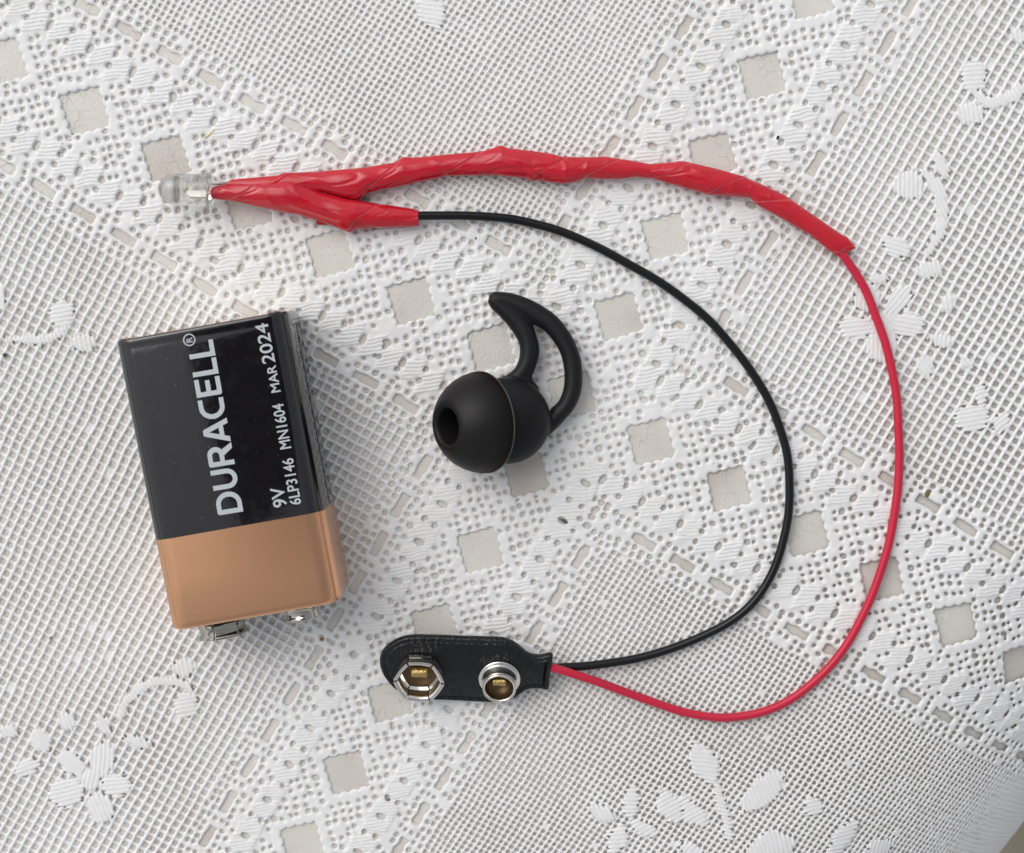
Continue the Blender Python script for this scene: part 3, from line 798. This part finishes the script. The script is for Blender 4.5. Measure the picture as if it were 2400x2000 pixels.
# wires
BW_PX = [(930, 508), (981, 505), (1100, 504.5), (1183, 511.5), (1297, 534), (1393, 574), (1450, 605), (1530, 650), (1600, 698), (1665, 753), (1727, 826), (1790, 912), (1834, 1010), (1852, 1086), (1854, 1162), (1846, 1240), (1821, 1326), (1779, 1405), (1714, 1457), (1649, 1490), (1596, 1514), (1486, 1547), (1371, 1563), (1291, 1565), (1262, 1566)]
wz = lambda P_, a, b: [1.22 + float(lift_of(*unproj(*q)[:2])) for q in P_[a:len(P_) - b]]
bz = [2.4, 2.2, 1.7] + wz(BW_PX, 3, 4) + [1.7, 2.2, 2.7, 2.7]
obj('black_wire', *tube(kink(relax(catmull(pz(BW_PX, bz), 320), 120), 0.06, 3), 0.71, 16), M_BWIRE, lamp)
RW_PX = [(1940, 556), (1973, 592), (1990, 618), (2020, 665), (2053, 742), (2083, 830), (2102, 934), (2108.5, 1045), (2106, 1124), (2091, 1238), (2067, 1333), (2031, 1428), (1973, 1527), (1897, 1609), (1813, 1661), (1714, 1683), (1638, 1678), (1596, 1669), (1486, 1631), (1400, 1600), (1340, 1578), (1291, 1563), (1262, 1556)]
rz = [2.2, 1.9, 1.6] + wz(RW_PX, 3, 5) + [2.0, 2.9, 3.6, 3.8, 3.7]
obj('red_wire', *tube(kink(relax(catmull(pz(RW_PX, rz), 320), 60), 0.05, 4), 0.70, 16), M_RWIRE, lamp)

# tape sleeves: outlines in photo pixels, swept as wrapped tubes
UT = [(531, 430), (542, 421.5), (600, 416.5), (652, 412), (664, 406), (740, 403.5), (852, 394), (927, 381), (936, 374), (946, 369), (976, 370), (1040, 363.5), (1100, 358.5), (1132, 355), (1156, 348), (1174, 341), (1187, 347.5), (1240, 354), (1298, 362), (1317, 368), (1360, 369.5), (1421, 368), (1438, 371), (1480, 377), (1524, 385), (1560, 382.5), (1585, 379.5), (1598, 377.5), (1676, 395.5), (1741, 413.5), (1800, 439.5), (1838, 457.5), (1918, 512.5), (1971, 550), (1985, 556), (1995, 568), (2004, 581)]
UB = [(531, 436), (560, 447), (620, 451), (700, 452), (757, 450), (800, 462), (840, 469), (862, 452), (900, 443), (944, 435.5), (1033, 415.5), (1050, 412), (1164, 410.5), (1236, 418), (1246, 425), (1262, 422), (1290, 427), (1322, 431), (1345, 427.5), (1374, 417), (1400, 419.5), (1457, 419.5), (1491, 414.5), (1533, 419.5), (1610, 442.5), (1648, 452), (1657, 456.5), (1743, 461.5), (1758, 463), (1768, 475), (1776, 481), (1813, 501), (1899, 550.5), (1945, 589), (1964, 602), (1984, 594), (2004, 583)]
LT = [(494, 446), (498, 440), (505, 437.5), (560, 430), (649, 419.5), (692, 421), (730, 438), (757, 452), (807, 465), (871, 475.5), (896, 480), (909, 481), (969, 490), (971, 492), (981, 493)]
LB = [(494, 458), (497, 466), (546, 471), (600, 483), (645, 493), (700, 504), (741, 516), (772, 527), (800, 538), (818, 545), (826, 542), (837, 536.5), (890, 533.5), (951, 532), (968, 531), (981, 530)]
def sleeve_tape(name, top, bot, seams, zc, slope, n, seg=56, flat_=0.82, amp=0.085, seed=3, wr=0.012):
    T_, B_ = np.array(top, float), np.array(bot, float)
    xs = np.linspace(T_[0, 0], T_[-1, 0], n)
    yt, yb = np.interp(xs, T_[:, 0], T_[:, 1]), np.interp(xs, B_[:, 0], B_[:, 1])
    ker = np.ones(5) / 5
    sm = lambda a: np.convolve(np.pad(a, 2, 'edge'), ker, 'valid')
    yt, yb = sm(yt), sm(yb)
    yc, hw = (yt + yb) / 2, (yb - yt) / 2
    zz = np.interp(xs, *zip(*zc))
    # half thickness follows a smoothed half width across the run
    sl = np.gradient(yc, xs); hp = hw * np.cos(np.arctan(sl))
    k2 = np.ones(61) / 61; hs_ = np.convolve(np.pad(hp, 30, 'edge'), k2, 'valid')
    sx, sp = zip(*seams)
    th = np.linspace(0, 2 * np.pi, seg, endpoint=False)
    XX, TH = np.meshgrid(xs, th, indexing='ij')
    # skewed position: the seam runs diagonally over the visible top
    skew = XX - slope * np.cos(TH)            # cos=+1 -> lower edge in the picture
    ph = np.interp(skew, sx, sp)
    fr = ph - np.floor(ph)
    step = np.where(fr < 0.022, 1 - fr / 0.022, (fr - 0.022) / 0.978) # one overlap edge per turn
    rs = np.random.default_rng(seed)
    fac = lambda t, m_: np.cos(np.pi / m_) / np.cos(np.mod(t, 2 * np.pi / m_) - np.pi / m_)
    f1 = fac(TH + 2.2 * ph + 0.5 * np.sin(ph * 2.3), 5); f2 = fac(TH - 1.3 * ph + 1.0 + 0.7 * np.sin(ph * 3.7), 4)
    rad = (1 + amp * (step - 0.5)) * (1.045 - 0.38 * np.minimum(1 - f1, 0.12) - 0.22 * np.minimum(1 - f2, 0.15))
    wv = 0
    for q in range(7):
        a, b, c = rs.uniform(2, 9), rs.integers(1, 4), rs.uniform(0, 6.28)
        wv = wv + np.sin(2 * np.pi * ph * a * 0.35 + b * TH + c) * rs.uniform(0.3, 1)
    # sharp pulled creases along the winding
    cr = np.abs(np.sin(np.pi * (ph * 1.7 + 0.35 * np.sin(2 * TH + 1) + 0.2 * np.sin(ph * 5))))
    rad = rad * (1 + wr * wv / 3 - 0.07 * np.exp(-(cr / 0.20) ** 2) * (0.5 + 0.5 * np.sin(ph * 3.1 + 2)))
    verts = []
    P0 = np.array([unproj(x, y, z) for x, y, z in zip(xs, yc, zz)])
    px_mm = (DIST - 2) / F_PX
    for i in range(n):
        ca, sa = np.cos(th), np.sin(th)
        r_in = np.where(np.abs(ca) > 0.97, 1.0, rad[i])        # the outline stays as photographed
        r_in = rad[i] * (1 - ca ** 8) + ca ** 8
        yv = P0[i, 1] - hw[i] * px_mm * ca * r_in
        zv = P0[i, 2] + hs_[i] * px_mm * flat_ * sa * rad[i]
        for k in range(seg): verts.append((P0[i, 0], yv[k], max(zv[k], CT * 0.85)))
    faces = [(i * seg + k, i * seg + (k + 1) % seg, (i + 1) * seg + (k + 1) % seg, (i + 1) * seg + k) for i in range(n - 1) for k in range(seg)]
    faces.append(tuple(range(seg))); faces.append(tuple(range((n - 1) * seg, n * seg)))
    o = obj(name, verts, faces, M_TAPE, lamp)
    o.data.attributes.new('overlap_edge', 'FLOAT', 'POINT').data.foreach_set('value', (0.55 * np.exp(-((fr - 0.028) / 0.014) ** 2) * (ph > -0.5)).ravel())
    return o
sleeve_tape('red_tape', UT, UB, [(400, -2), (640, -1), (892, 0), (1082, 1), (1285, 2), (1408, 3), (1568, 4), (1700, 5), (1806, 6), (2100, 7.6)],
            [(531, 3.4), (700, 2.9), (900, 2.35), (1200, 2.3), (1700, 2.25), (1900, 2.2), (2004, 1.9)], -45, 1000, seg=72, seed=5)
sleeve_tape('red_tape', LT, LB, [(300, -1), (570, 0), (700, 0.7), (850, 1.0), (972, 2.0), (1100, 3)],
            [(494, 3.4), (700, 2.6), (850, 2.4), (981, 2.3)], -40, 560, seg=72, seed=9, wr=0.014)
# loose folded corner of tape below the short sleeve
fl = [unproj(738, 512, 1.6), unproj(744, 527.5, 1.2), unproj(775, 527, 1.2), unproj(768, 515, 1.6)]
fl2 = [p - np.array([0, 0, 0.15]) for p in fl]
obj('tape_flap', fl + fl2, [(0, 1, 2, 3), (7, 6, 5, 4), (0, 4, 5, 1), (1, 5, 6, 2), (2, 6, 7, 3), (3, 7, 4, 0)], M_TAPE, lamp, smooth=False)

# LED
LZ = 3.55
l0, l1 = unproj(371, 443, LZ), unproj(496, 446, LZ)
lax = l1 - l0; LL = np.linalg.norm(lax); lax /= LL
prof = [(0.0, 0.0)] + [(2.5 * math.sin(R(a)), 2.75 * (1 - math.cos(R(a)))) for a in range(10, 91, 10)] + [(2.52, 4.5), (2.53, LL - 1.05), (2.6, LL - 1.0), (2.80, LL - 0.95), (2.82, LL - 0.1), (2.85, LL), (0.0, LL)]
led = obj('led', *lathe(prof, l0, lax, 64, xhint=(0, 0, 1)), M_GLASS, lamp, sharp=40)
def plate(pts, z0, z1, name, m, parent):
    a = [unproj(x, y, z1) for x, y in pts]; b = [p - np.array([0, 0, z1 - z0]) for p in a]; n = len(pts)
    return obj(name, a + b, [tuple(range(n)), tuple(range(2 * n - 1, n - 1, -1))] + [(i, (i + 1) % n, n + (i + 1) % n, n + i) for i in range(n)], m, parent, smooth=False)
plate([(433, 437), (440, 430), (452, 440), (452, 446), (487, 446), (487, 457), (449, 457), (440, 452)], LZ - 0.3, LZ + 0.3, 'anvil_post', M_LEADS, led)
plate([(452, 426), (463, 426), (464, 432), (472, 431), (472, 425), (487, 424), (487, 436), (452, 437)], LZ - 0.3, LZ + 0.25, 'wire_post', M_LEADS, led)
obj('reflector_cup', *lathe([(0.25, 0), (0.55, -0.55), (0.65, -0.55), (0.4, 0.15), (0, 0.15)], unproj(441, 441, LZ + 0.1), lax, 20, xhint=(0, 0, 1)), M_CUP, led)
for (y0, y1) in ((431, 430), (451, 452)):
    obj('lead', *tube(np.array([unproj(486, y0, LZ), unproj(505, y1, LZ - 0.05), unproj(545, y1 - 1, LZ - 0.2)]), 0.27, 8), M_LEADS, lamp)

# ---- battery clip
KX = math.tan(R(22))
YB = unproj(1100, 1645, 2.0)[1]
def on_clip(px, py, off=0.0):
    z = 3.0
    for _ in range(30):
        p = unproj(px, py, z); z = 2.35 + KX * (p[1] - YB) + off
    return unproj(px, py, z)
NRM = np.array([0, -math.sin(R(22)), math.cos(R(22))]); UPV = np.array([0, math.cos(R(22)), math.sin(R(22))])
zc = lambda x, y: (860 + x * 0.21905, 1450 + y * 0.21905)
OUT = [(550, 205), (780, 211), (1000, 219), (1230, 226), (1450, 235), (1550, 266), (1640, 325), (1705, 382), (1780, 415), (1860, 420), (1985, 402), (1978, 500), (1965, 600), (1955, 690), (1945, 775), (1880, 766), (1790, 762), (1720, 772), (1660, 808), (1590, 855), (1500, 895), (1350, 908), (1130, 900), (900, 888), (700, 882), (560, 880), (450, 858), (300, 770), (200, 660), (150, 560), (134, 470), (150, 395), (205, 325), (300, 258), (420, 216)]
ol = catmull([zc(*p) for p in OUT + OUT[:1]], 150)[:-1]
op = np.array([on_clip(*p) for p in ol])
tg = np.roll(op, -1, 0) - np.roll(op, 1, 0); inn = np.cross(np.tile(NRM, (len(op), 1)), tg); inn /= np.linalg.norm(inn, axis=1)[:, None]
if ((op.mean(0) - op) * inn).sum() < 0: inn = -inn
for _ in range(6): inn = (np.roll(inn, 1, 0) + inn + np.roll(inn, -1, 0)) / 3
inn /= np.linalg.norm(inn, axis=1)[:, None]
rings = [(0.12, -1.25), (0.0, -1.05), (-0.02, -0.75), (0.02, -0.40), (0.16, -0.14), (0.36, -0.04), (0.62, -0.10), (0.80, -0.30), (0.92, -0.22), (1.08, -0.10), (1.2, -0.06)]
verts = []; m = len(op)
for ins, h in rings:
    verts += list(op + inn * ins + NRM * h)
faces = [(i * m + k, i * m + (k + 1) % m, (i + 1) * m + (k + 1) % m, (i + 1) * m + k) for i in range(len(rings) - 1) for k in range(m)]
faces.append(tuple(range(m))); faces.append(tuple(range((len(rings) - 1) * m, len(rings) * m)))
clip = obj('battery_clip', verts, faces, M_LEATHER, lamp)
hb0 = on_clip(984, 1574) ; sb0 = on_clip(1170.5, 1590)
xh = (1, 0, 0)
hex_ = obj('socket_snap', *lathe([(0.0, 0.0), (3.05, 0.0), (3.0, 0.25), (2.6, 0.45), (2.2, 0.55), (0.0, 0.5)], hb0, NRM, 48, xhint=xh), M_DARKIN, clip)
socket('petal', hb0, NRM, xh, hex_, [(r * 1.12, h * 1.05) for r, h in SOCK], rot=R(-4), gap=0.035)
stud = obj('stud_snap', *lathe([(0.0, 0.02), (3.35, 0.02), (3.42, 0.15), (3.38, 0.36), (3.1, 0.42), (2.9, 0.50), (2.78, 0.75), (2.60, 1.5), (2.56, 2.3), (2.68, 2.65), (2.74, 2.85), (2.66, 3.02), (2.48, 3.05), (2.30, 2.92), (2.24, 2.5), (2.2, 0.8)], sb0, NRM, 64, xhint=xh), M_STEEL, clip)
obj('well', *lathe([(2.21, 2.6), (2.19, 0.8), (0.0, 0.7)], sb0, NRM, 40, xhint=xh), M_DARKIN, stud)
def barrel(c, half, r, name, parent):
    """curled brass contact: a short ribbed roll across the well"""
    pts = [c + np.array([t, 0, 0]) for t in np.linspace(-half, half, 25)]
    rr = [r * (1 + 0.05 * math.cos(t * 2.4)) * (0.75 if k in (0, 24) else 1) for k, t in enumerate(range(25))]
    return obj(name, *tube(pts, rr, 18), M_BRASS, parent)
barrel(hb0 + NRM * 1.25 + UPV * 0.75, 1.35, 0.92, 'brass_contact', hex_)
barrel(sb0 + NRM * 1.85 + UPV * 0.7, 1.1, 0.75, 'brass_contact', stud)

# ------------------------------------------------------------------ earbud tip with hook
ear = empty('ear_hook', tuple(unproj(1190, 985, CT)), 'black silicone ear hook with a smoky mushroom ear tip lying on the lace', 'ear hook')
z6 = lambda x, y: (980 + x * 0.190476, 660 + y * 0.190476)
def sample(pts, n): return catmull([z6(*p) for p in pts], n)
nO = 70
outer_o = sample([(1500, 1960), (1610, 1895), (1730, 1790), (1820, 1690), (1900, 1600), (1965, 1490), (2010, 1350), (2026, 1180), (2010, 980), (1950, 790), (1850, 600), (1700, 420), (1500, 280), (1300, 185), (1120, 135), (970, 122)], nO)
outer_i = sample([(1420, 1720), (1500, 1690), (1590, 1625), (1648, 1545), (1720, 1480), (1780, 1340), (1797, 1180), (1780, 1010), (1740, 870), (1650, 720), (1550, 610), (1410, 520), (1250, 420), (1080, 340), (960, 300)], nO)
inner_o = sample([(1520, 1440), (1480, 1300), (1408, 1190), (1440, 1090), (1472, 990), (1492, 890), (1488, 780), (1450, 640), (1400, 520), (1300, 400), (1200, 320), (1080, 250), (980, 190)], nO)
inner_i = sample([(900, 1420), (960, 1230), (1090, 1148), (1160, 1095), (1215, 1020), (1245, 920), (1245, 790), (1190, 665), (1100, 540), (1000, 430), (930, 365), (880, 310), (850, 240)], nO)
def arm(eo, ei, z0, z1, thick):
    verts, seg = [], 20; n = len(eo)
    for i in range(n):
        t = i / (n - 1); z = z0 + (z1 - z0) * t
        a = unproj(*eo[i], z); b = unproj(*ei[i], z); c = (a + b) / 2; w = (a - b) / 2
        th = thick
        for k in range(seg):
            an = 2 * math.pi * k / seg
            verts.append(c + w * math.cos(an) + np.array([0, 0, th * math.sin(an)]))
    faces = [(i * seg + k, i * seg + (k + 1) % seg, (i + 1) * seg + (k + 1) % seg, (i + 1) * seg + k) for i in range(n - 1) for k in range(seg)]
    faces.append(tuple(range(seg))); faces.append(tuple(range((n - 1) * seg, n * seg)))
    return verts, faces
def ellipsoid(c, rx, ry, rz, nu=48, nv=24):
    verts, faces = [], []
    for j in range(nv + 1):
        t = math.pi * j / nv
        for i in range(nu):
            a = 2 * math.pi * i / nu
            verts.append((c[0] + rx * math.sin(t) * math.cos(a), c[1] + ry * math.sin(t) * math.sin(a), c[2] + rz * math.cos(t)))
    for j in range(nv):
        for i in range(nu):
            faces.append((j * nu + i, j * nu + (i + 1) % nu, (j + 1) * nu + (i + 1) % nu, (j + 1) * nu + i))
    return verts, faces
TAx = np.array([-0.785, -0.05, 0.617]); TAx /= np.linalg.norm(TAx)
bc_ = unproj(1188, 986, 5.2); rc_ = unproj(1131.5, 990, 7.2)
pieces = [arm(outer_o, outer_i, 3.2, 3.0, 1.55), arm(inner_o, inner_i, 3.4, 3.0, 1.6),
          ellipsoid(unproj(*z6(955, 212), 3.0), 1.17, 1.17, 1.45), ellipsoid(bc_, 7.05, 7.0, 4.5)]
vv, ff = [], []
for v, f in pieces:
    n0 = len(vv); vv += [tuple(p) for p in v]; ff += [tuple(i + n0 for i in t) for t in f]
hook = obj('hook_body', vv, ff, M_SIL, ear)
rm = hook.modifiers.new('remesh', 'REMESH'); rm.mode = 'VOXEL'; rm.voxel_size = 0.17 * S; rm.use_smooth_shade = True
sm_ = hook.modifiers.new('smooth', 'SMOOTH'); sm_.factor = 0.5; sm_.iterations = 14
# moulded R on the housing
v, f = text_mesh('R', 0.0)
cR = unproj(1253, 975, 9.0); v[:, 0] -= (v[:, 0].min() + v[:, 0].max()) / 2; v[:, 1] -= v[:, 1].max() / 2
bmR = bmesh.new()
bv = [bmR.verts.new((p[0], p[1], 0)) for p in v]
for t in f:
    try: bmR.faces.new([bv[i] for i in t])
    except ValueError: pass
bmesh.ops.subdivide_edges(bmR, edges=bmR.edges, cuts=2); bmesh.ops.triangulate(bmR, faces=bmR.faces)
rv = []
for p in bmR.verts:
    x, y = cR[0] + p.co.x * 4.6 * 0.85, cR[1] + p.co.y * 4.9
    q = 1 - ((x - bc_[0]) / 7.05) ** 2 - ((y - bc_[1]) / 7.0) ** 2
    rv.append((x, y, bc_[2] + 4.5 * math.sqrt(max(q, 0.02)) + 0.035))
bmR.verts.index_update(); rf = [tuple(vx.index for vx in fc.verts) for fc in bmR.faces]; bmR.free()
obj('moulded_letter', rv, rf, M_MARK, hook)
# mushroom tip, a thin shell
tipp = [(8.12, -0.15), (8.16, 0.25), (8.10, 0.8), (7.85, 2.0), (7.40, 3.2), (6.75, 4.4), (5.95, 5.4), (5.05, 6.25), (4.25, 6.85), (3.70, 7.10), (3.25, 7.12), (2.98, 6.9), (2.85, 6.4), (2.80, 3.0), (2.80, 0.0), (3.3, 0.0), (3.35, 3.5), (3.8, 5.6), (4.6, 6.0), (5.6, 5.1), (6.4, 4.1), (7.0, 3.0), (7.45, 1.9), (7.72, 0.8), (7.78, 0.1), (7.9, -0.2)]
tv, tf = lathe(tipp, rc_, TAx, 96, closed=True, xhint=(0, 1, 0))
tip = obj('ear_tip', tv, tf, M_TIP, ear)
th_ = [min(0.8, 0.02 + 0.85 * max(0.0, 1 - max(0.0, float((np.array(q) - rc_) @ TAx)) / 3.6) ** 1.6) for q in tv]   # the skirt thins out towards its rim
tip.data.attributes.new('thinness', 'FLOAT', 'POINT').data.foreach_set('value', th_)
rim = lathe([(8.05 + 0.13 * math.cos(R(a)), -0.02 + 0.16 * math.sin(R(a))) for a in range(0, 360, 45)], rc_, TAx, 96, closed=True, xhint=(0, 1, 0))
obj('tip_rim', *rim, mat('thin_silicone_rim', (0.085, 0.08, 0.075), 0.45), tip)
obj('sound_tube', *lathe([(0.0, 2.2), (2.72, 2.2), (2.75, 0.5), (2.75, -3.5), (0, -3.5)], rc_, TAx, 40, xhint=(0, 1, 0)), mat('dark_mesh', (0.006, 0.006, 0.006), 0.8), tip)

# ------------------------------------------------------------------ crumbs and bits on the cloth
def crumb(name, px, py, size, color, label, cat, ang=0, seed=0, z=None):
    rs = random.Random(seed); m = mat(name + '_matter', color, 0.8)
    bm = bmesh.new(); bmesh.ops.create_icosphere(bm, subdivisions=2, radius=1)
    c = unproj(px, py, CT); hz = size[2]
    for v in bm.verts:
        k = 1 + rs.uniform(-0.22, 0.22); x, y, zz = v.co.x * size[0] * k * 0.85, v.co.y * size[1] * k * 0.85, v.co.z * size[2] * k
        ca, sa = math.cos(R(ang)), math.sin(R(ang)); v.co = Vector((x * ca - y * sa, x * sa + y * ca, zz)) * S
    me = bpy.data.meshes.new(name); bm.to_mesh(me); bm.free()
    o = link_mesh(name, me, m); o.location = Vector((c[0], c[1], (z if z is not None else CT) + hz * 0.6)) * S
    return tag(o, label, cat)
crumb('seed', 1823, 323, (0.30, 0.48, 0.25), (0.035, 0.018, 0.012), 'dark brown seed in a lace hole above the red tape', 'seed', -25, 1, 0.35)
crumb('moss_speck', 2172, 1157, (0.55, 0.75, 0.22), (0.16, 0.13, 0.05), 'olive brown speck of moss right of the red wire', 'speck', 10, 2)
crumb('splinter', 1322, 1222, (0.72, 0.28, 0.2), (0.10, 0.075, 0.06), 'dark splinter in the lace below the ear hook', 'splinter', -30, 3, 0.4)
crumb('crumb', 754, 1498, (0.32, 0.36, 0.2), (0.26, 0.11, 0.04), 'rust brown crumb below the right end of the battery', 'crumb', 0, 4)
crumb('straw_sliver', 492, 314, (1.5, 0.20, 0.12), (0.72, 0.62, 0.40), 'pale yellow sliver of straw above the LED', 'straw', 40, 5)
crumb('grit', 119, 1495, (0.36, 0.36, 0.25), (0.33, 0.28, 0.21), 'tan grain of grit on the mesh left of the copper end', 'grit', 0, 6)
crumb('flake', 1115, 559, (0.16, 0.26, 0.12), (0.03, 0.03, 0.03), 'tiny black flake in the lace just under the black wire', 'flake', 20, 7, 0.4)
crumb('dirt_clump', 908, 1873, (0.5, 0.34, 0.2), (0.24, 0.22, 0.16), 'grey green clump of dirt on the lower lace band', 'dirt', -15, 8)
crumb('grit', 1237, 1899, (0.34, 0.26, 0.2), (0.22, 0.20, 0.16), 'grey grain of grit alone on the fine mesh below the clip', 'grit', 15, 9)
crumb('soil_grain', 11, 832, (0.4, 0.34, 0.25), (0.08, 0.075, 0.065), 'dark grain of soil at the left edge beside the battery', 'soil', 0, 10)
hr = catmull([unproj(2111, 611, 0.9), unproj(2122, 611, 1.0), unproj(2130, 606, 1.0), unproj(2136, 599, 0.9)], 16)
hx = obj('hair', *tube(hr, 0.06, 6), mat('hair_matter', (0.05, 0.04, 0.03), 0.6))
tag(hx, 'short curved dark hair on the mesh right of the taped wire end', 'hair')

# ------------------------------------------------------------------ the phone that takes the picture, mirrored in the black label
M_PHONE = mat('dark_phone_glass', (0.012, 0.012, 0.014), 0.25)
ph = empty('smartphone', (-30, 12, 264), 'dark phone held flat above the table, seen mirrored in the black battery label', 'phone')
pa = np.array([-108.0, 9.0]); pd = np.array([0.924, 0.382]); pn = np.array([0.382, -0.924])
def rrect(l0, l1, w0, w1, r, n=8):
    pts = []
    for cx, cy, a0 in ((l1 - r, w1 - r, 0), (l0 + r, w1 - r, 90), (l0 + r, w0 + r, 180), (l1 - r, w0 + r, 270)):
        for k in range(n + 1):
            a = R(a0 + 90 * k / n); pts.append((cx + r * math.cos(a), cy + r * math.sin(a)))
    return pts
pv = []; 
for ins, z in ((1.2, 264.0), (0.3, 264.4), (0, 265.5), (0, 270.5), (0.3, 271.6), (1.2, 272.0)):
    for l, w in rrect(ins, 148 - ins, ins, 66 - ins, 8):
        q = pa + pd * l + pn * w; pv.append((q[0], q[1], z))
m = len(pv) // 6
pf_ = [(i * m + k, i * m + (k + 1) % m, (i + 1) * m + (k + 1) % m, (i + 1) * m + k) for i in range(5) for k in range(m)]
pf_ += [tuple(range(m)), tuple(range(5 * m, 6 * m))]
obj('phone_body', pv, pf_, M_PHONE, ph, sharp=35)
